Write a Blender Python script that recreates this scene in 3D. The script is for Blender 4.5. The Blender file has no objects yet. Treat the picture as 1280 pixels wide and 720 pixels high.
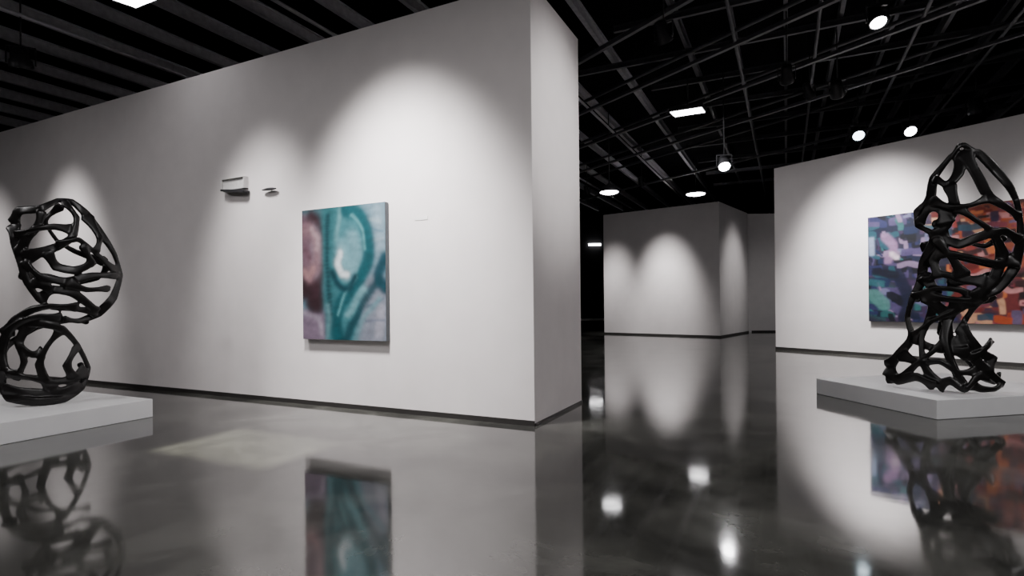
import bpy, bmesh, math, random
import numpy as np
from mathutils import Vector, Matrix
random.seed(4)
SC = bpy.context.scene
COL = SC.collection

# ------------------------------------------------------------------ materials
def new_mat(name):
    m = bpy.data.materials.new(name); m.use_nodes = True
    return m, m.node_tree.nodes, m.node_tree.links, m.node_tree.nodes["Principled BSDF"]

def simple(name, col, rough=0.5, metal=0.0, nscale=20, namt=0.08, bump=0.0, spec=0.5):
    m, n, l, b = new_mat(name)
    tc = n.new("ShaderNodeTexCoord"); nz = n.new("ShaderNodeTexNoise")
    nz.inputs["Scale"].default_value = nscale; nz.inputs["Detail"].default_value = 4
    l.new(tc.outputs["Object"], nz.inputs["Vector"])
    r = n.new("ShaderNodeValToRGB")
    r.color_ramp.elements[0].position = 0.3; r.color_ramp.elements[1].position = 0.7
    r.color_ramp.elements[0].color = tuple(c*(1-namt) for c in col)+(1,)
    r.color_ramp.elements[1].color = tuple(min(1, c*(1+namt)) for c in col)+(1,)
    l.new(nz.outputs["Fac"], r.inputs["Fac"]); l.new(r.outputs["Color"], b.inputs["Base Color"])
    b.inputs["Roughness"].default_value = rough; b.inputs["Metallic"].default_value = metal
    b.inputs["Specular IOR Level"].default_value = spec
    if bump:
        bp = n.new("ShaderNodeBump"); bp.inputs["Strength"].default_value = bump; bp.inputs["Distance"].default_value = 0.01
        l.new(nz.outputs["Fac"], bp.inputs["Height"]); l.new(bp.outputs["Normal"], b.inputs["Normal"])
    return m

def emis(name, col, s):
    m, n, l, b = new_mat(name)
    b.inputs["Base Color"].default_value = (*col, 1)
    b.inputs["Emission Color"].default_value = (*col, 1)
    b.inputs["Emission Strength"].default_value = s
    return m

M_WALL = simple("plaster_paint", (0.675, 0.637, 0.634), 0.75, nscale=3, namt=0.03, bump=0.03, spec=0.25)
M_DARKWALL = simple("dark_paint", (0.012, 0.012, 0.013), 0.9, nscale=3, spec=0.1)
M_DECK = simple("black_deck", (0.003, 0.003, 0.004), 0.95, nscale=3, spec=0.05)
M_BEAM = simple("dark_painted_steel", (0.085, 0.085, 0.095), 0.6, nscale=9, namt=0.15, spec=0.4)
M_STEEL_LIT = simple("light_brightened_steel", (0.36, 0.36, 0.39), 0.6, nscale=9, namt=0.15, spec=0.4)  # same steel over the left, its colour lightened in place of missing light
M_BASE = simple("black_shadow_gap", (0.02, 0.018, 0.017), 0.5, nscale=9)
M_PLINTH = simple("white_plinth_paint", (0.82, 0.82, 0.83), 0.5, nscale=4, namt=0.02)
M_SCULPT = simple("black_lacquer", (0.007, 0.006, 0.006), 0.33, nscale=14, namt=0.3, spec=0.38)
M_FIX = simple("black_fixture_metal", (0.03, 0.03, 0.033), 0.4, metal=0.3)
M_WHITEBOX = simple("white_plastic", (0.6, 0.59, 0.58), 0.4)
M_LENS = emis("lamp_lens_glow", (1.0, 0.98, 1.0), 14)
M_LENSX = emis("strong_lamp_lens_glow", (1.0, 0.98, 1.0), 90)
M_LENSB = emis("cool_lamp_lens_glow", (0.75, 0.9, 1.0), 10)
M_DIM = emis("dim_lamp_lens_glow", (1.0, 0.95, 0.9), 1.0)

# polished concrete floor
M_FLOOR, n, l, b = new_mat("polished_concrete")
tc = n.new("ShaderNodeTexCoord")
n1 = n.new("ShaderNodeTexNoise"); n1.inputs["Scale"].default_value = 1.0; n1.inputs["Detail"].default_value = 9; n1.inputs["Roughness"].default_value = 0.64
n1.inputs["Distortion"].default_value = 0.5
l.new(tc.outputs["Object"], n1.inputs["Vector"])
r = n.new("ShaderNodeValToRGB")
r.color_ramp.elements[0].position = 0.36; r.color_ramp.elements[0].color = (0.026, 0.026, 0.024, 1)
r.color_ramp.elements[1].position = 0.66; r.color_ramp.elements[1].color = (0.090, 0.090, 0.081, 1)
e = r.color_ramp.elements.new(0.5); e.color = (0.050, 0.050, 0.045, 1)
l.new(n1.outputs["Fac"], r.inputs["Fac"]); l.new(r.outputs["Color"], b.inputs["Base Color"])
rr = n.new("ShaderNodeMapRange"); rr.inputs["From Min"].default_value=0.3; rr.inputs["From Max"].default_value=0.7
rr.inputs["To Min"].default_value = 0.035; rr.inputs["To Max"].default_value = 0.11
l.new(n1.outputs["Fac"], rr.inputs["Value"]); l.new(rr.outputs["Result"], b.inputs["Roughness"])
n2 = n.new("ShaderNodeTexNoise"); n2.inputs["Scale"].default_value = 1.8; n2.inputs["Detail"].default_value = 3
l.new(tc.outputs["Object"], n2.inputs["Vector"])
bp = n.new("ShaderNodeBump"); bp.inputs["Strength"].default_value = 0.04; bp.inputs["Distance"].default_value = 0.02
l.new(n2.outputs["Fac"], bp.inputs["Height"]); l.new(bp.outputs["Normal"], b.inputs["Normal"])
b.inputs["IOR"].default_value = 1.7

# ------------------------------------------------------------------ helpers
def mesh_obj(name, verts, faces, mat, smooth=False):
    me = bpy.data.meshes.new(name); me.from_pydata(verts, [], faces); me.update()
    me.materials.append(mat)
    if smooth:
        for p in me.polygons: p.use_smooth = True
    o = bpy.data.objects.new(name, me); COL.objects.link(o)
    return o

def box_geo(x0, x1, y0, y1, z0, z1):
    v = [(x0,y0,z0),(x1,y0,z0),(x1,y1,z0),(x0,y1,z0),(x0,y0,z1),(x1,y0,z1),(x1,y1,z1),(x0,y1,z1)]
    f = [(3,2,1,0),(4,5,6,7),(0,1,5,4),(1,2,6,5),(2,3,7,6),(3,0,4,7)]
    return v, f
def boxes_geo(exts):
    v=[];f=[]
    for e in exts:
        vv,ff=box_geo(*e);k=len(v);v+=vv;f+=[tuple(i+k for i in q) for q in ff]
    return v,f

def box(name, ext, mat, loc=(0,0,0), rot=0.0, bevel=0.0, kind=None):
    v, f = box_geo(*ext)
    o = mesh_obj(name, v, f, mat); o.location = loc; o.rotation_euler = (0,0,rot)
    if bevel:
        m = o.modifiers.new("bevel", "BEVEL"); m.width = bevel; m.segments = 3
    if kind: o["kind"] = kind
    return o

def tag(o, label, category, group=None):
    o["label"] = label; o["category"] = category
    if group: o["group"] = group

def empty(name, loc, rot=(0,0,0)):
    e = bpy.data.objects.new(name, None); e.empty_display_size = 0.1
    e.location = loc; e.rotation_euler = rot; COL.objects.link(e); return e

def lathe(profile, seg=28):
    v=[]; f=[]
    for (r_, z_) in profile:
        for i in range(seg):
            a=2*math.pi*i/seg; v.append((r_*math.cos(a), r_*math.sin(a), z_))
    for k in range(len(profile)-1):
        for i in range(seg):
            j=(i+1)%seg
            f.append((k*seg+i, k*seg+j, (k+1)*seg+j, (k+1)*seg+i))
    f.append(tuple(range(seg))[::-1]); f.append(tuple((len(profile)-1)*seg+i for i in range(seg)))
    return v,f

# ------------------------------------------------------------------ geometry constants
WH = 4.65
CZ = 6.6
ROT_A = math.atan2(-0.44, 0.898)
C1 = Vector((0.225, 5.83, 0))
Adir = Vector((-0.898, 0.44, 0)); Ndir = Vector((0.44, 0.898, 0))
R1 = Vector((6.77, 14.4, 0)); Rdir = Vector((0.54, -0.8417, 0)); RN = Vector((0.8417, 0.54, 0))
ROT_R = math.atan2(-0.8417, 0.54)
F2 = Vector((7.11, 19.15, 0)); Fdir = Vector((0.787, -0.617, 0)); FN = Vector((0.617, 0.787, 0))
ROT_F = math.atan2(-0.617, 0.787)

box("floor", (-18, 18, -8, 32, -0.2, 0), M_FLOOR, kind="structure")
box("ceiling", (-18, 18, -8, 32, CZ, CZ+0.2), M_DECK, kind="structure")
box("wall_north", (-18, 18, 32, 32.2, 0, CZ), M_DARKWALL, kind="structure")
box("wall_south", (-18, 18, -8.2, -8, 0, CZ), M_DARKWALL, kind="structure")
box("wall_west", (-18.2, -18, -8, 32, 0, CZ), M_DARKWALL, kind="structure")
box("wall_east", (18, 18.2, -8, 32, 0, CZ), M_DARKWALL, kind="structure")
box("wall_center", (-14.5, 0, 0, 1.487, 0, WH), M_WALL, C1, ROT_A, 0.006, "structure")
box("wall_right", (0, 9.5, 0, 0.6, 0, WH), M_WALL, R1, ROT_R, 0.006, "structure")
box("wall_back", (-4.46, 0, 0, 3.4, 0, WH), M_WALL, F2, ROT_F, 0.006, "structure")
box("wall_far", (9.0, 15.0, 22.0, 22.4, 0, WH), M_WALL, kind="structure")
bh, bt = 0.055, 0.012
box("baseboard_center", (-14.5, 0.0, -bt, 0, 0, bh), M_BASE, C1, ROT_A, kind="structure")
box("baseboard_end", (0, bt, 0, 1.487, 0, 0.03), M_BASE, C1, ROT_A, kind="structure")
box("baseboard_right", (0, 9.5, -bt, 0, 0, 0.07), M_BASE, R1, ROT_R, kind="structure")
box("baseboard_back", (-4.46, 0, -bt, 0, 0, 0.06), M_BASE, F2, ROT_F, kind="structure")
box("baseboard_side", (0, bt, 0, 3.4, 0, 0.06), M_BASE, F2, ROT_F, kind="structure")
box("baseboard_far", (9.4, 15.0, 22-bt, 22.0, 0, 0.06), M_BASE, kind="structure")

# ------------------------------------------------------------------ ceiling steelwork
def ibeam(name, length, w, h, t, mat):
    v,f=boxes_geo([(-length/2,length/2,-w/2,w/2,0,t),(-length/2,length/2,-w/2,w/2,h-t,h),(-length/2,length/2,-t/2,t/2,t,h-t)])
    return mesh_obj(name, v, f, mat)
def pipe(name, length, r_, mat, seg=12):
    v,f=lathe([(r_,-length/2),(r_,length/2)],seg)
    v=[(z,x,y) for (x,y,z) in v]
    return mesh_obj(name,v,f,mat,True)
def clip_line(p, d):
    lo,hi=-99,99
    for k,(a_,b_) in enumerate(((-17.9,17.9),(-7.9,31.9))):
        if abs(d[k])<1e-6: continue
        s0=(a_-p[k])/d[k]; s1=(b_-p[k])/d[k]
        if s0>s1: s0,s1=s1,s0
        lo=max(lo,s0); hi=min(hi,s1)
    return lo,hi
def place(o,p,d,lo,hi,z):
    c=p+d*((lo+hi)/2); o.location=(c.x,c.y,z); o.rotation_euler=(0,0,math.atan2(d.y,d.x))

offs=[(0.9+1.25*i,True) for i in range(0,14)]+[(-0.6-0.9*i,False) for i in range(0,22)]
for a_,left in offs:
    p = C1 + Adir*a_
    lo,hi = clip_line(p, Ndir)
    if hi-lo < 3: continue
    o=ibeam("ceiling_joist", hi-lo-0.3, 0.09 if left else 0.07, 0.22, 0.025, M_STEEL_LIT if left else M_BEAM); place(o,p,Ndir,lo,hi,6.38)
    tag(o,"slim steel joist under the black roof deck","joist","steel ceiling joists")
for i,off in enumerate([-7.5,-5.0,-1.6,1.6,3.2,4.8,6.4,8.0,9.8,11.6,13.6,15.8,18.0,20.5]):
    p = C1 + Ndir*off
    lo,hi = clip_line(p, Adir)
    if i not in (2,6): hi=min(hi,0.6)      # few crossbeams over the centre wall
    if hi-lo<3: continue
    o=ibeam("ceiling_crossbeam", hi-lo-0.3, 0.07, 0.12, 0.02, M_BEAM); place(o,p,Adir,lo,hi,6.24)
    tag(o,"dark steel crossbeam hung beneath the joists","beam","steel ceiling crossbeams")
for k,(a_,z_) in enumerate([(-1.6,5.8),(-2.9,6.0),(-4.4,5.85),(-5.9,6.0),(-7.2,5.8),(-9.6,5.9),(1.8,5.85),(4.4,5.8),(8.2,5.8)]):
    p = C1 + Adir*a_
    lo,hi = clip_line(p, Ndir)
    o=pipe("ceiling_conduit", hi-lo-0.3, 0.03, M_STEEL_LIT if a_>0 else M_BEAM); place(o,p,Ndir,lo,hi,z_)
    tag(o,"dark round conduit running below the ceiling beams","pipe","ceiling conduits")
for k,off in enumerate([-8.4,-6.2,-4.6,-2.4,-0.6,0.9]):
    p = R1 + RN*off
    lo,hi = clip_line(p, Rdir); lo=max(lo,-12)
    o=pipe("sprinkler_pipe", hi-lo-0.3, 0.04, M_BEAM); place(o,p,Rdir,lo,hi,6.14)
    tag(o,"dark sprinkler pipe crossing under the ceiling steel","pipe","sprinkler pipes")
for k,off in enumerate([-9.6,-7.0,-5.2,-3.4,-1.5,1.85]):
    p = R1 + RN*off
    lo,hi = clip_line(p, Rdir)
    lo = max(lo, -14 if off>-4 else -9)
    L=hi-lo-0.3
    v,f = box_geo(-L/2,L/2,-0.035,0.035,0,0.06)
    o=mesh_obj("lighting_track",v,f,M_BEAM); place(o,p,Rdir,lo,hi,5.55)
    tag(o,"long dark lighting track hung under the ceiling","lighting track","lighting tracks")

# ------------------------------------------------------------------ lamps
def basis_z(d):
    return Vector(d).normalized().to_track_quat('Z','Y').to_matrix().to_4x4()

def spot_lamp(loc, target, energy=0, angle=44, blend=0.6, r_=0.085, lens=None, color=(1,0.97,0.965), label=None, soft=0.3):
    loc=Vector(loc); d=(Vector(target)-loc).normalized()
    root=empty("track_spotlight", loc)
    tag(root, label or "black track spotlight hanging from the dark ceiling, lit", "spotlight", "ceiling spotlights")
    M=basis_z(d)
    v,f=lathe([(r_*0.45,-0.24),(r_*0.8,-0.22),(r_*0.86,-0.05),(r_,-0.03),(r_*1.08,0.06),(r_*1.08,0.075),(r_*0.98,0.075),(r_*0.95,0.05)],24)
    o=mesh_obj("lamp_head",v,f,M_FIX,True); o.parent=root; o.matrix_local=M
    v,f=lathe([(r_*0.93,0.052),(r_*0.93,0.058),(r_*0.6,0.066)],24)
    o=mesh_obj("lens",v,f,lens or M_LENS,True); o.parent=root; o.matrix_local=M
    w=r_*1.2
    v,f=boxes_geo([(-w-0.012,-w,-0.02,0.02,-0.03,w+0.06),(w,w+0.012,-0.02,0.02,-0.03,w+0.06),(-w-0.012,w+0.012,-0.02,0.02,w+0.06,w+0.075)])
    o=mesh_obj("yoke",v,f,M_FIX); o.parent=root; o.rotation_euler=(0,0,math.atan2(d.y,d.x)-math.pi/2)
    v,f=lathe([(0.012,w+0.075),(0.012,CZ-loc.z)],10)
    o=mesh_obj("stem",v,f,M_FIX,True); o.parent=root
    if energy:
        L=bpy.data.lights.new("spot_beam","SPOT"); L.energy=energy; L.spot_size=math.radians(angle); L.spot_blend=blend
        L.shadow_soft_size=soft; L.color=color
        lo=bpy.data.objects.new("spot_beam",L); COL.objects.link(lo); lo.parent=root
        lo.matrix_local=Matrix.Translation(d*(0.1+soft)) @ d.to_track_quat('-Z','Y').to_matrix().to_4x4()
    return root

def flood_or_fill_lamp(loc, w, h, energy, rot=0, tilt=0, spread=180, mat=None, color=(1,0.97,0.975), label=None):
    root=empty("ceiling_flood_or_fill", loc, (0,0,rot))
    tag(root, label or "rectangular black floodlight or added fill lamp with a bright white panel under the ceiling", "floodlight","ceiling floodlights")
    R=Matrix.Rotation(tilt,4,'X')
    v,f=box_geo(-w/2-0.03,w/2+0.03,-h/2-0.03,h/2+0.03,0.0,0.09)
    o=mesh_obj("housing",v,f,M_FIX); o.parent=root; o.matrix_local=R
    m=o.modifiers.new("bevel","BEVEL"); m.width=0.015; m.segments=2
    v,f=box_geo(-w/2,w/2,-h/2,h/2,-0.012,0.0)
    o=mesh_obj("light_panel",v,f,mat or M_LENS); o.parent=root; o.matrix_local=R
    m=o.modifiers.new("bevel","BEVEL"); m.width=0.005; m.segments=2
    v,f=lathe([(0.014,0.08),(0.014,CZ-loc[2])],10)
    o=mesh_obj("stem",v,f,M_FIX,True); o.parent=root
    if energy:
        L=bpy.data.lights.new("flood_beam","AREA"); L.shape='RECTANGLE'; L.size=w; L.size_y=h; L.energy=energy
        L.spread=math.radians(spread); L.color=color
        lo=bpy.data.objects.new("flood_beam",L); COL.objects.link(lo); lo.parent=root
        lo.matrix_local=R@Matrix.Translation((0,0,-0.03))
    return root

def down_lamp(loc, r_, energy):
    root=empty("pendant_downlight", loc)
    tag(root,"round pendant downlight with a glowing disc under the ceiling","downlight","pendant downlights")
    v,f=lathe([(r_*1.05,-0.01),(r_*1.05,0.03),(r_*0.7,0.14),(r_*0.2,0.2),(0.03,0.24)],28)
    o=mesh_obj("shade",v,f,M_FIX,True); o.parent=root
    v,f=lathe([(r_*0.7,-0.06),(r_*0.98,-0.03),(r_*0.98,-0.012)],28)
    o=mesh_obj("diffuser",v,f,M_LENS,True); o.parent=root
    v,f=lathe([(0.014,0.22),(0.014,CZ-loc[2])],10)
    o=mesh_obj("stem",v,f,M_FIX,True); o.parent=root
    if energy:
        L=bpy.data.lights.new("down_beam","AREA"); L.shape='DISK'; L.size=r_*2; L.energy=energy; L.spread=math.radians(140)
        lo=bpy.data.objects.new("down_beam",L); COL.objects.link(lo); lo.parent=root; lo.location=(0,0,-0.08)

def on_main(t, z, out=0.0):
    p=C1+Adir*t-Ndir*out; return Vector((p.x,p.y,z))
def on_right(s, z, out=0.0):
    p=R1+Rdir*s-RN*out; return Vector((p.x,p.y,z))
def on_back(s, z, out=0.0):
    p=F2-Fdir*s-FN*out; return Vector((p.x,p.y,z))

spot_lamp(on_main(1.68,5.2,2.1), on_main(1.68,1.6), 2700, 68, 1.0)
spot_lamp(on_main(3.95,5.2,1.9), on_main(3.95,1.7), 950, 50, 1.0)
spot_lamp(on_main(8.7,5.2,1.9), on_main(8.7,1.8), 900, 48, 1.0)
spot_lamp(on_main(11.3,5.2,1.9), on_main(11.3,1.7), 450, 46, 1.0)
spot_lamp(on_right(2.4,5.3,2.6), on_right(2.4,2.0), 3000, 74, 1.0, soft=0.4)
spot_lamp(on_right(6.2,5.3,2.6), on_right(6.2,2.1), 2600, 68, 1.0, soft=0.4)
spot_lamp(on_back(1.9,5.2,2.0), on_back(1.9,1.6), 1500, 48, 1.0, soft=0.45)
spot_lamp(on_back(4.0,5.2,2.0), on_back(4.0,1.5), 900, 42, 1.0, soft=0.45)
spot_lamp((4.6,4.2,5.2), (0.55,6.5,3.2), 1100, 36, 1.0, soft=0.3)
spot_lamp((10.5,18.6,5.2), (8.1,20.4,2.2), 330, 56, 1.0, soft=0.4)
spot_lamp((5.17,7.86,5.2), (4.6,5.0,0.0), 260, 70, 1.0, r_=0.11, soft=0.1)
spot_lamp((8.2,13.2,5.15), (6.5,8.0,0.5), 0, 60, 0.8, r_=0.13, lens=M_LENSB)
spot_lamp((9.33,13.07,5.2), (7.5,8.0,0.5), 0, 60, 0.8, r_=0.13)
spot_lamp((4.69,12.3,4.25), (4.0,8.6,0.0), 0, 60, 0.8, r_=0.125, lens=M_LENSX, label="black spotlight on a long stem, brightly lit")
UN="black track spotlight hanging from the dark ceiling, dimly lit"
spot_lamp((-7.8,8.94,5.2), (-8.5,10.4,1.5), 0, r_=0.15, lens=M_DIM, label=UN)
spot_lamp((9.83,11.8,5.25), (11,12.6,2), 0, r_=0.15, lens=M_DIM, label=UN)
spot_lamp((2.29,8.3,5.2), (3.2,9.5,3.5), 0, r_=0.11, lens=M_DIM, label=UN)
spot_lamp((4.9,9.9,5.2), (6,12,3), 0, r_=0.11, lens=M_DIM, label=UN)
spot_lamp((6.2,10.6,5.2), (8,13,3), 0, r_=0.12, lens=M_DIM, label=UN)
flood_or_fill_lamp((3.69,11.63,5.2), 0.62, 0.55, 80, rot=ROT_A, tilt=0.12)
flood_or_fill_lamp((-4.85,7.2,5.27), 0.5, 0.4, 0, rot=ROT_A, tilt=0.1)
for p in [(-2.0,1.5),(4.7,0.92),(-8.2,3.6),(9.8,4.52),(0.8,-4.2)]:  # added fill lamps out of view, raising the general light level
    flood_or_fill_lamp((p[0],p[1],5.3), 0.6, 0.6, 140)
down_lamp((2.67,15.2,4.26),0.25,25)
down_lamp((6.8,20.6,5.2),0.34,30)
down_lamp((11.2,18.2,5.2),0.3,30)
down_lamp((10.0,16.4,5.3),0.16,0)
# framing projector: a rectangular gate in front of the bulb shapes its beam
root=empty("framing_spotlight",(-2.42,5.13,5.35),(0,0,ROT_A))
tag(root,"small framing spotlight throwing a pale patch on the floor","spotlight")
hx,hy=0.041,0.026
v,f=boxes_geo([(-0.13,-hx,-0.13,0.13,-0.31,-0.30),(hx,0.13,-0.13,0.13,-0.31,-0.30),(-hx,hx,-0.13,-hy,-0.31,-0.30),(-hx,hx,hy,0.13,-0.31,-0.30),
  (-0.14,-0.13,-0.14,0.14,-0.31,0.05),(0.13,0.14,-0.14,0.14,-0.31,0.05),(-0.13,0.13,-0.14,-0.13,-0.31,0.05),(-0.13,0.13,0.13,0.14,-0.31,0.05),(-0.13,0.13,-0.13,0.13,0.04,0.05)])
o=mesh_obj("housing",v,f,M_FIX);o.parent=root
v,f=lathe([(0.014,0.05),(0.014,CZ-5.35)],10);o=mesh_obj("stem",v,f,M_FIX,True);o.parent=root
L=bpy.data.lights.new("gate_beam","SPOT");L.energy=4000;L.spot_size=math.radians(40);L.shadow_soft_size=0.006;L.color=(1,0.98,0.82)
lo=bpy.data.objects.new("gate_beam",L);COL.objects.link(lo);lo.parent=root
wl=box("wall_light",(-0.35,0.35,-0.12,0,-0.06,0.06),M_LENS,(4.75,32,4.5)); tag(wl,"small bright light bar on the far dark wall","wall light")

# ------------------------------------------------------------------ paintings
def srgb(c):
    c=np.array(c,float)/255.0
    return np.where(c<=0.04045,c/12.92,((c+0.055)/1.055)**2.4)
def catmull(P, n=10, lin=0.0):
    P=[np.array(p,float) for p in P]; Q=[2*P[0]-P[1]]+P+[2*P[-1]-P[-2]]; out=[]
    for i in range(1,len(Q)-2):
        for k in range(n):
            t=k/n
            c=0.5*((2*Q[i])+(-Q[i-1]+Q[i+1])*t+(2*Q[i-1]-5*Q[i]+4*Q[i+1]-Q[i+2])*t*t+(-Q[i-1]+3*Q[i]-3*Q[i+1]+Q[i+2])*t**3)
            out.append(c*(1-lin)+(Q[i]*(1-t)+Q[i+1]*t)*lin)
    out.append(P[-1]); return np.array(out)
def paint(nx,ny,aspect,base,strokes,warp=0.02,grain=0.10,seed=1,gain=1.0,blocky=0.0):
    rg=np.random.default_rng(seed)
    U,V=np.meshgrid(np.linspace(0,1,nx),np.linspace(0,1,ny))
    wu=np.zeros_like(U);wv=np.zeros_like(U);g=np.zeros_like(U)
    for k in range(14):
        fx,fy=rg.normal(0,9,2);ph=rg.uniform(0,6.28)
        wu+=np.sin(fx*U+fy*V+ph)/14;wv+=np.cos(fy*U-fx*V+ph*2)/14
    for k in range(30):
        fx,fy=rg.normal(0,38,2);ph=rg.uniform(0,6.28); g+=np.sin(fx*U*0.5+fy*V*1.6+ph+5*wu)/30
    u=U+warp*5*wu; v=V+warp*5*wv
    img=np.zeros((ny,nx,3))+srgb(base)
    for (pts,w,c,soft,op) in strokes:
        P=catmull(pts) if len(pts)>1 else np.array(pts,float)
        d=np.full(U.shape,9.0)
        for p in P:
            dx=np.abs(u-p[0])*aspect;dy=np.abs(v-p[1])
            q=np.hypot(dx,dy)
            if blocky: q=q*(1-blocky)+np.maximum(dx,dy)*blocky
            d=np.minimum(d,q)
        m=1/(1+np.exp(np.clip((d-w)/soft,-40,40)))*op
        img=img*(1-m[...,None])+srgb(c)*m[...,None]
    img*= (gain*(1+grain*6*g))[...,None]
    return np.clip(img,0,1)
def painting(loc,rot,w,h,t,img,label):
    ny,nx,_=img.shape
    root=box("painting",(-w/2,w/2,-t,0,0,h),M_STRETCH,loc,rot)
    tag(root,label,"painting")
    xs=np.linspace(-w/2,w/2,nx);zs=np.linspace(h,0,ny)
    v=[(x,-t-0.003,z) for z in zs for x in xs]
    f=[(j*nx+i,(j+1)*nx+i,(j+1)*nx+i+1,j*nx+i+1) for j in range(ny-1) for i in range(nx-1)]
    o=mesh_obj("canvas",v,f,M_CANVAS); o.parent=root
    ca=o.data.color_attributes.new("paint","FLOAT_COLOR","POINT")
    a=np.ones((ny*nx,4),np.float32);a[:,:3]=img.reshape(-1,3);ca.data.foreach_set("color",a.ravel())
    return root
M_STRETCH=simple("canvas_edge",(0.07,0.08,0.09),0.7)
M_CANVAS,n,l,b=new_mat("oil_paint")
at=n.new("ShaderNodeAttribute");at.attribute_name="paint"
nz=n.new("ShaderNodeTexNoise");nz.inputs["Scale"].default_value=18;nz.inputs["Detail"].default_value=6
tc=n.new("ShaderNodeTexCoord");l.new(tc.outputs["Object"],nz.inputs["Vector"])
mr=n.new("ShaderNodeMapRange");mr.inputs["To Min"].default_value=0.75;mr.inputs["To Max"].default_value=1.2
l.new(nz.outputs["Fac"],mr.inputs["Value"])
mx=n.new("ShaderNodeVectorMath");mx.operation='SCALE';l.new(at.outputs["Color"],mx.inputs[0]);l.new(mr.outputs["Result"],mx.inputs["Scale"])
l.new(mx.outputs[0],b.inputs["Base Color"]);b.inputs["Roughness"].default_value=0.6
b.inputs["Specular IOR Level"].default_value=0.2
bp=n.new("ShaderNodeBump");bp.inputs["Strength"].default_value=0.15;bp.inputs["Distance"].default_value=0.01
l.new(nz.outputs["Fac"],bp.inputs["Height"]);l.new(bp.outputs["Normal"],b.inputs["Normal"])

s=0.009
S1=[
 ([(0.7,0.02),(0.9,0.15),(0.95,0.4)],0.17,(104,132,146),s*2,0.95),
 ([(0.93,0.05),(0.95,0.3)],0.05,(130,152,166),s*2,0.9),
 ([(0.72,0.1),(0.96,0.13)],0.012,(156,176,186),s*0.5,0.8),
 ([(0.80,0.17),(0.98,0.2)],0.010,(80,112,130),s*0.5,0.8),
 ([(0.82,0.27),(0.98,0.26)],0.010,(150,170,182),s*0.5,0.8),
 ([(0.88,0.7),(0.84,0.98)],0.16,(130,134,148),s*2,0.95),
 ([(0.94,0.78),(0.92,0.95)],0.04,(162,162,176),s,0.9),
 ([(0.8,0.74),(0.98,0.7)],0.012,(90,108,124),s*0.5,0.8),
 ([(0.78,0.86),(0.98,0.84)],0.010,(100,108,128),s*0.5,0.8),
 ([(0.0,0.01),(0.25,0.02)],0.07,(66,98,106),s,0.95),
 ([(0.0,0.12),(0.03,0.45)],0.10,(104,80,92),s*1.5,1),
 ([(0.0,0.98),(0.2,0.93),(0.36,1.0)],0.17,(118,102,120),s*2,1),
 ([(0.02,0.8),(0.2,0.84),(0.24,0.95)],0.022,(152,140,156),s,0.85),
 ([(0.02,0.60),(0.12,0.62),(0.17,0.7)],0.11,(46,28,34),s*1.5,1),
 ([(0.12,0.05),(0.24,0.12),(0.29,0.28),(0.26,0.48),(0.18,0.62)],0.05,(56,34,42),s*1.5,1),
 ([(0.02,0.16),(0.12,0.16),(0.19,0.28),(0.17,0.44),(0.08,0.5)],0.055,(128,98,106),s*1.6,1),
 ([(0.12,0.15),(0.19,0.22),(0.2,0.3)],0.020,(168,140,146),s,0.9),
 ([(0.02,0.47),(0.09,0.5),(0.14,0.45)],0.026,(154,116,118),s,0.9),
 ([(0.03,0.3),(0.08,0.36)],0.02,(92,62,72),s*1.5,0.8),
 # S shaped teal sweep: from the top, bulging right, back through the middle, down left
 ([(0.40,0.0),(0.40,0.3),(0.42,0.7),(0.46,0.98)],0.12,(46,98,104),s*1.5,1),
 ([(0.62,0.12),(0.6,0.4),(0.56,0.7),(0.5,0.98)],0.14,(58,112,120),s*2,1),
 ([(0.33,0.06),(0.32,0.3),(0.33,0.62),(0.4,0.92)],0.020,(16,52,60),s,0.95),
 ([(0.50,0.0),(0.45,0.14),(0.43,0.24)],0.018,(98,148,154),s,0.85),
 ([(0.62,0.24),(0.66,0.38),(0.60,0.54)],0.055,(104,148,158),s*1.8,1),
 ([(0.50,0.32),(0.55,0.44)],0.060,(112,158,168),s*1.8,1),
 ([(0.47,0.34),(0.44,0.42),(0.48,0.50),(0.54,0.52)],0.022,(222,230,234),s*0.8,1),
 ([(0.56,0.02),(0.74,0.10),(0.82,0.26),(0.80,0.42),(0.70,0.56),(0.58,0.64),(0.46,0.74),(0.42,0.88),(0.46,1.0)],0.055,(16,76,84),s,1),
 ([(0.62,0.07),(0.75,0.18),(0.77,0.32)],0.012,(84,146,152),s*0.6,0.85),
 ([(0.66,0.54),(0.52,0.66),(0.44,0.80)],0.010,(92,150,156),s*0.6,0.85),
 ([(0.38,0.50),(0.46,0.60),(0.56,0.62),(0.64,0.54)],0.026,(8,50,60),s,1),
 ([(1.0,0.4),(0.92,0.54),(1.0,0.62)],0.05,(20,62,74),s,1),
 ([(0.54,1.0),(0.64,0.84),(0.8,0.66),(0.92,0.58)],0.034,(14,58,68),s,0.95),
 ([(0.56,0.80),(0.64,0.72),(0.74,0.64)],0.026,(104,152,160),s,0.9),
 ([(0.64,1.0),(0.76,0.82),(0.92,0.7)],0.018,(100,140,150),s,0.85),
 ([(0.32,0.74),(0.34,0.86),(0.32,0.98)],0.016,(90,128,134),s,0.85),
]
img1=paint(190,230,1.33/1.64,(94,122,136),S1,0.008,0.07,3,0.6)
painting(on_main(2.53,0.85,0.012),ROT_A,1.33,1.64,0.06,img1,"tall abstract painting in teal and mauve swirls on the white wall")

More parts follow.
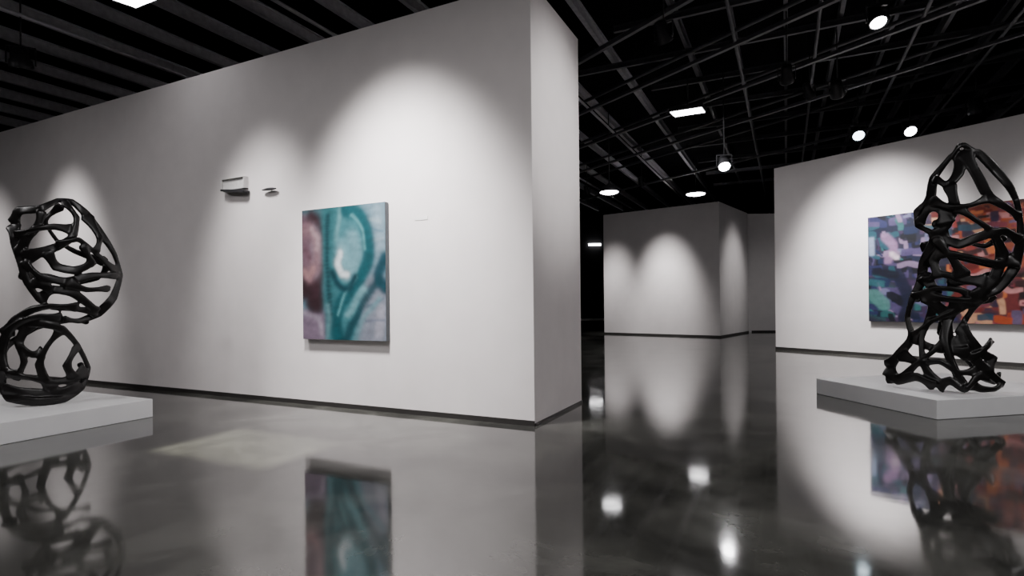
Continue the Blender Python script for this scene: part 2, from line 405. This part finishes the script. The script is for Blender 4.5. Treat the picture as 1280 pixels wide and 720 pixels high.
S2=[]
rg=random.Random(23)
pl=[(20,28,52),(36,40,80),(72,62,100),(104,104,138),(30,72,86),(12,14,26),(56,40,70),(10,12,22),(22,34,66),(26,26,50),(40,92,94),(130,110,140)]
pr=[(156,66,34),(178,98,56),(100,28,24),(132,46,40),(46,24,26),(190,142,112),(44,34,58),(34,60,78),(112,50,62),(22,16,20),(70,36,42),(90,80,110),(176,120,120)]
S2+=[([(0.02,0.1),(0.12,0.06),(0.28,0.1)],0.12,(18,24,48),0.01,0.95),
 ([(0.62,0.05),(0.75,0.3),(0.9,0.45)],0.2,(140,70,44),0.02,0.8),
 ([(0.6,0.75),(0.95,0.8)],0.2,(110,40,36),0.02,0.8),
 ([(0.02,0.78),(0.14,0.85)],0.14,(46,84,88),0.01,0.95)]
for k in range(420):
    cx_=rg.random(); cy_=rg.random()
    pal=pl if cx_+rg.uniform(-0.15,0.15)<0.40 else pr
    a_=rg.choice([0,0.2,1.5,1.4,0.8,rg.uniform(0,3.14)]); L_=rg.uniform(0.01,0.05)
    S2.append(([(cx_-L_*math.cos(a_),cy_-L_*math.sin(a_)),(cx_+rg.uniform(-.01,.01),cy_+rg.uniform(-.02,.02)),(cx_+L_*math.cos(a_),cy_+L_*math.sin(a_))],
      rg.uniform(0.006,0.034),rg.choice(pal),0.002,0.94))
S2+=[
 ([(0.1,0.2),(0.15,0.3),(0.12,0.42)],0.032,(136,104,140),0.004,0.92),
 ([(0.02,0.22),(0.02,0.34)],0.026,(140,154,184),0.004,0.9),
 ([(0.14,0.36),(0.17,0.4)],0.018,(210,190,204),0.004,0.95),
 ([(0.03,0.74),(0.09,0.84)],0.05,(74,120,116),0.004,0.88),
 ([(0.02,0.62),(0.08,0.64)],0.03,(40,88,98),0.004,0.9),
 ([(0.19,0.6),(0.23,0.8),(0.2,0.95)],0.045,(18,22,46),0.004,0.95),
 ([(0.05,0.52),(0.16,0.56)],0.035,(12,14,30),0.004,0.95)]
img2=paint(300,206,3.4/2.34,(40,38,56),S2,0.004,0.08,5,0.56,blocky=0.7)
painting(on_right(2.27+1.7,0.78,0.012),ROT_R,3.4,2.3,0.07,img2,"wide multicoloured abstract painting, navy and violet turning to orange")

o=box("wall_label",(-0.09,0.09,-0.004,0,-0.02,0.02),simple("card",(0.66,0.65,0.64),0.6),on_main(1.4,2.27,0.001),ROT_A)
tag(o,"small blank white caption card on the wall beside the painting","label")

root=empty("wall_projector", on_main(4.50,2.90,0.0),(0,0,ROT_A))
tag(root,"slim white box projector with a dark tilted underside on the wall","projector")
v,f=boxes_geo([(-0.23,0.23,-0.08,-0.002,0.145,0.155),(-0.23,-0.22,-0.08,-0.002,0.0,0.145),(0.22,0.23,-0.08,-0.002,0.0,0.145),(-0.22,0.22,-0.05,-0.04,0.0,0.145)])
o=mesh_obj("housing",v,f,M_WHITEBOX);o.parent=root
v,f=boxes_geo([(-0.22,0.27,-0.10,-0.01,-0.04,-0.012),(-0.15,0.24,-0.105,-0.02,-0.052,-0.04)])
o=mesh_obj("tray",v,f,M_FIX);o.parent=root;o.rotation_euler=(0,math.radians(6),0)
m=o.modifiers.new("b","BEVEL");m.width=0.006;m.segments=2

root=empty("wall_sensor", on_main(3.82,2.83,0.0),(0,0,ROT_A))
tag(root,"small flat dark disc sensor on a short wall bracket","sensor")
v,f=lathe([(0.04,-0.008),(0.085,-0.004),(0.09,0.004),(0.05,0.014),(0.02,0.018)],24)
v=[(x*1.5,y*0.36,z*1.3) for x,y,z in v]
o=mesh_obj("disc",v,f,M_FIX,True);o.parent=root;o.location=(0,-0.045,0)
v,f=box_geo(-0.012,0.012,-0.03,-0.001,-0.006,0.008)
o=mesh_obj("bracket",v,f,M_FIX);o.parent=root

root=empty("bench",(3.75,26,0)); tag(root,"low grey bench standing in the dark end of the hall","bench")
o=box("seat",(-0.8,0.8,-0.25,0.25,0.38,0.46),simple("bench_grey",(0.3,0.29,0.28),0.5)); o.parent=root
for x in (-0.7,0.7):
    o=box("leg",(x-0.04,x+0.04,-0.22,0.22,0,0.38),M_FIX); o.parent=root

# ------------------------------------------------------------------ plinths and sculptures
PH=0.21
o=box("plinth",(-2.1,0,0,1.9,0,PH),M_PLINTH,tuple(Vector((-4.2,6.53,0))-Ndir*1.9),ROT_A,0.008)
tag(o,"low white plinth under the looping black sculpture","plinth","low white plinths")
o=box("plinth",(0,2.1,0,1.75,0,PH),M_PLINTH,(4.49,5.93,0),math.atan2(0.2,0.98),0.008)
tag(o,"low white plinth under the tall branching black sculpture","plinth","low white plinths")

def interp(prof,y):
    ys=[q[0] for q in prof];return np.interp(y,ys,[q[1] for q in prof]),np.interp(y,ys,[q[2] for q in prof])
def sculpture(strokes,inner,back,prof,cx0,base,sx,sz,loc,rot,label,wide,thick,depthk,seed,squeeze=0.0):
    rg=random.Random(seed)
    V=[];F=[];SEG=14
    def add(pts,sgn,rs,dk):
        P=catmull([(p[0],p[1]) for p in pts],7,0.45)
        ph=rg.uniform(0,6.28);fr=rg.uniform(0.12,0.22)
        pos=[];nor=[];W=[];E=[]
        n_=len(P)
        for i,(x,y) in enumerate(P):
            c,w=interp(prof,y)
            q=max(-1,min(1,(x-c)/w))
            d=math.sqrt(max(0,1-q*q))*w/sx*depthk*dk
            k=min(i,n_-1-i)
            # web-like flare where a ribbon grows out of its neighbours
            flare=0.80+0.75*math.exp(-(k/2.6)**2)
            if k==0: flare*=0.6
            e=1.0 if k else 0.7
            # small kinks of width at every bend of the ribbon
            bend=0.0
            if 2<=i<n_-2:
                a0=P[i]-P[i-2]; a1=P[i+2]-P[i]
                bend=1-float(np.dot(a0,a1)/(np.linalg.norm(a0)*np.linalg.norm(a1)+1e-6))
            a_=wide*rs*(flare+0.9*min(bend,0.5))*(1+0.32*math.sin(ph+fr*i))
            if y<201 and sgn>0: a_*=0.55
            X=(x-cx0)/sx
            if X>0: X*=(1-squeeze*X)
            Z=max((base-y)/sz, thick*1.2); Y=-sgn*d+0.02*math.sin(ph+i*0.2)
            pos.append(Vector((X,Y,Z)));nor.append(Vector((0.35*q,-sgn*(0.6+math.sqrt(max(0,1-q*q))),0.35*math.sin(ph+0.2*i))).normalized());W.append(a_);E.append(e)
        N=len(pos);k0=len(V)
        for i in range(N):
            T=(pos[min(N-1,i+1)]-pos[max(0,i-1)]).normalized()
            Wd=T.cross(nor[i])
            if Wd.length<0.05: Wd=T.cross(Vector((0.3,0.3,1)))
            Wd.normalize(); Nn=Wd.cross(T).normalized()
            for j in range(SEG):
                a=2*math.pi*j/SEG
                ca=math.cos(a); sa=math.sin(a)
                cx2=math.copysign(abs(ca)**0.5,ca); sy2=math.copysign(abs(sa)**0.6,sa)
                V.append(pos[i]+Wd*(W[i]*cx2)+Nn*(thick*E[i]*sy2))
        for i in range(N-1):
            for j in range(SEG):
                jj=(j+1)%SEG
                F.append((k0+i*SEG+j,k0+i*SEG+jj,k0+(i+1)*SEG+jj,k0+(i+1)*SEG+j))
        F.append(tuple(k0+j for j in range(SEG))[::-1]);F.append(tuple(k0+(N-1)*SEG+j for j in range(SEG)))
    for s_ in strokes: add(s_,1,1.0,1.0)
    for s_ in inner: add(s_,1,0.9,0.35)
    for s_ in back:
        ss=[]
        for (x,y) in s_:
            c,w=interp(prof,y); ss.append((2*c-x,y))
        add(ss,-1,0.8,1.0)
    o=mesh_obj("sculpture",[tuple(q) for q in V],F,M_SCULPT)
    m=o.modifiers.new("remesh","REMESH");m.mode='VOXEL';m.voxel_size=0.0105
    m=o.modifiers.new("smooth","SMOOTH");m.factor=0.5;m.iterations=2
    bpy.context.view_layer.update();dg=bpy.context.evaluated_depsgraph_get()
    me2=bpy.data.meshes.new_from_object(o.evaluated_get(dg));o.modifiers.clear();o.data=me2
    mz=min(v.co.z for v in me2.vertices)
    me2.transform(Matrix.Translation((0,0,-mz)))
    for p_ in me2.polygons:p_.use_smooth=True
    me2.materials.clear();me2.materials.append(M_SCULPT)
    o.location=loc;o.rotation_euler=(0,0,rot)
    tag(o,label,"sculpture")
    return o

SL=[
 [(20,282),(27,267),(52,264),(75,251),(92,251),(110,265),(130,289),(149,315),(157,342),(146,372),(125,392),(100,401),(78,398)],
 [(20,282),(23,305),(30,328),(36,352),(50,374),(66,384),(95,386),(125,390)],
 [(55,266),(50,285),(36,300),(28,322)],
 [(82,252),(98,272),(93,296),(72,310),(32,324)],
 [(22,297),(45,290),(70,285),(96,288)],
 [(72,308),(100,300),(128,320),(154,340)],
 [(110,266),(128,296),(122,315)],
 [(32,328),(52,346),(84,352),(118,344),(154,343)],
 [(60,316),(72,334),(96,338),(116,328),(104,306)],
 [(84,352),(110,362),(142,360)],
 [(50,374),(66,362),(92,366),(112,380),(124,390)],
 [(40,352),(66,362)],
 [(78,398),(52,394),(30,399),(12,414),(5,436),(10,456),(26,462)],
 [(100,384),(66,382),(42,386),(22,398),(10,416)],
 [(18,402),(45,402),(78,410),(98,432),(112,462),(103,486),(80,497),(45,497),(15,490),(5,474),(10,456)],
 [(40,400),(26,424),(32,448),(22,470)],
 [(78,410),(60,430),(50,452),(60,478),(84,495)],
 [(10,462),(34,466),(60,474),(88,474),(110,464)],
 [(6,478),(32,484),(62,488),(104,484)],
 [(98,432),(84,456),(96,478)],
 [(26,430),(42,440),(56,438)],
]
BL=[SL[3],SL[7],SL[14]]
IL=[SL[9],SL[10],SL[13]]
PL=[(245,85,22),(262,76,52),(300,84,68),(345,90,70),(380,92,64),(400,68,62),(425,52,54),(465,57,58),(505,55,54)]
sculpture(SL,IL,BL,PL,57,500,143,110,(-5.3,6.35,PH),math.atan2(0.64,0.767),"looping black lacquered ribbon sculpture standing on a white plinth",0.046,0.017,0.6,2)

SR=[
 [(1200,190),(1182,209),(1165,228),(1160,256),(1145,268),(1145,285),(1165,300),(1152,330),(1148,355),(1137,375),(1130,400),(1136,425),(1120,445),(1102,466)],
 [(1200,190),(1224,205),(1245,224),(1266,248),(1278,278),(1280,310),(1270,342),(1245,367),(1215,378),(1180,377),(1150,372)],
 [(1165,228),(1182,240),(1196,226),(1200,198)],
 [(1202,198),(1222,235),(1235,260),(1262,275),(1280,285)],
 [(1184,238),(1190,265),(1180,288),(1165,300)],
 [(1145,285),(1158,266),(1175,268),(1180,288)],
 [(1160,256),(1185,268),(1210,268),(1235,260)],
 [(1192,268),(1216,285),(1238,300),(1252,325),(1240,355),(1212,376)],
 [(1165,300),(1195,312),(1225,304),(1255,300),(1280,312)],
 [(1152,330),(1180,322),(1215,330),(1245,337),(1275,332)],
 [(1148,355),(1175,347),(1200,354),(1232,357)],
 [(1165,303),(1184,325),(1202,352)],
 [(1137,375),(1165,364),(1195,366),(1216,376)],
 [(1150,345),(1166,370),(1160,395),(1148,425),(1150,455),(1165,482)],
 [(1196,378),(1182,400),(1176,425),(1184,452),(1200,484)],
 [(1150,372),(1176,392),(1180,420),(1162,440),(1140,458),(1124,474),(1108,478),(1102,466)],
 [(1208,378),(1190,392),(1160,404),(1138,425)],
 [(1228,372),(1210,392),(1196,415),(1206,440),(1230,462),(1250,476),(1240,482),(1222,482),(1205,476)],
 [(1180,425),(1204,445),(1222,440),(1240,426)],
 [(1198,406),(1212,426),(1222,440),(1236,448),(1232,462)],
 [(1136,425),(1160,436),(1184,438),(1206,442)],
 [(1120,446),(1145,455),(1170,452),(1192,464),(1218,462)],
 [(1102,466),(1118,478),(1142,472),(1165,482)],
 [(1165,482),(1182,474),(1200,484),(1215,470),(1230,466)],
 [(1170,280),(1178,308),(1164,330),(1170,352)],
]
BR=[SR[8],SR[10],SR[15]]
IR=[SR[12],SR[14],SR[16],SR[20],SR[9],SR[10],SR[13]]
PR=[(185,1200,20),(225,1204,45),(265,1212,74),(310,1214,74),(350,1210,68),(378,1195,64),(400,1170,45),(430,1178,60),(485,1175,80)]
sculpture(SR,IR,BR,PR,1164,485,131,104.5,(5.05,6.7,PH),math.atan2(-0.602,0.799),"tall branching black lacquered ribbon sculpture on a white plinth",0.052,0.019,0.55,5,squeeze=0.16)

# ------------------------------------------------------------------ world and camera
w=bpy.data.worlds.new("world");SC.world=w;w.use_nodes=True
w.node_tree.nodes["Background"].inputs[0].default_value=(0.5,0.5,0.55,1)
w.node_tree.nodes["Background"].inputs[1].default_value=0.05
cam=bpy.data.cameras.new("camera");co=bpy.data.objects.new("camera",cam);COL.objects.link(co)
cam.sensor_width=36;cam.lens=700/1280*36;cam.shift_y=17/1280
co.matrix_world=Matrix.Translation((0,0,1.3))@Matrix.Rotation(math.radians(90),4,'X')@Matrix.Rotation(math.radians(-0.6),4,'Z')
SC.camera=co
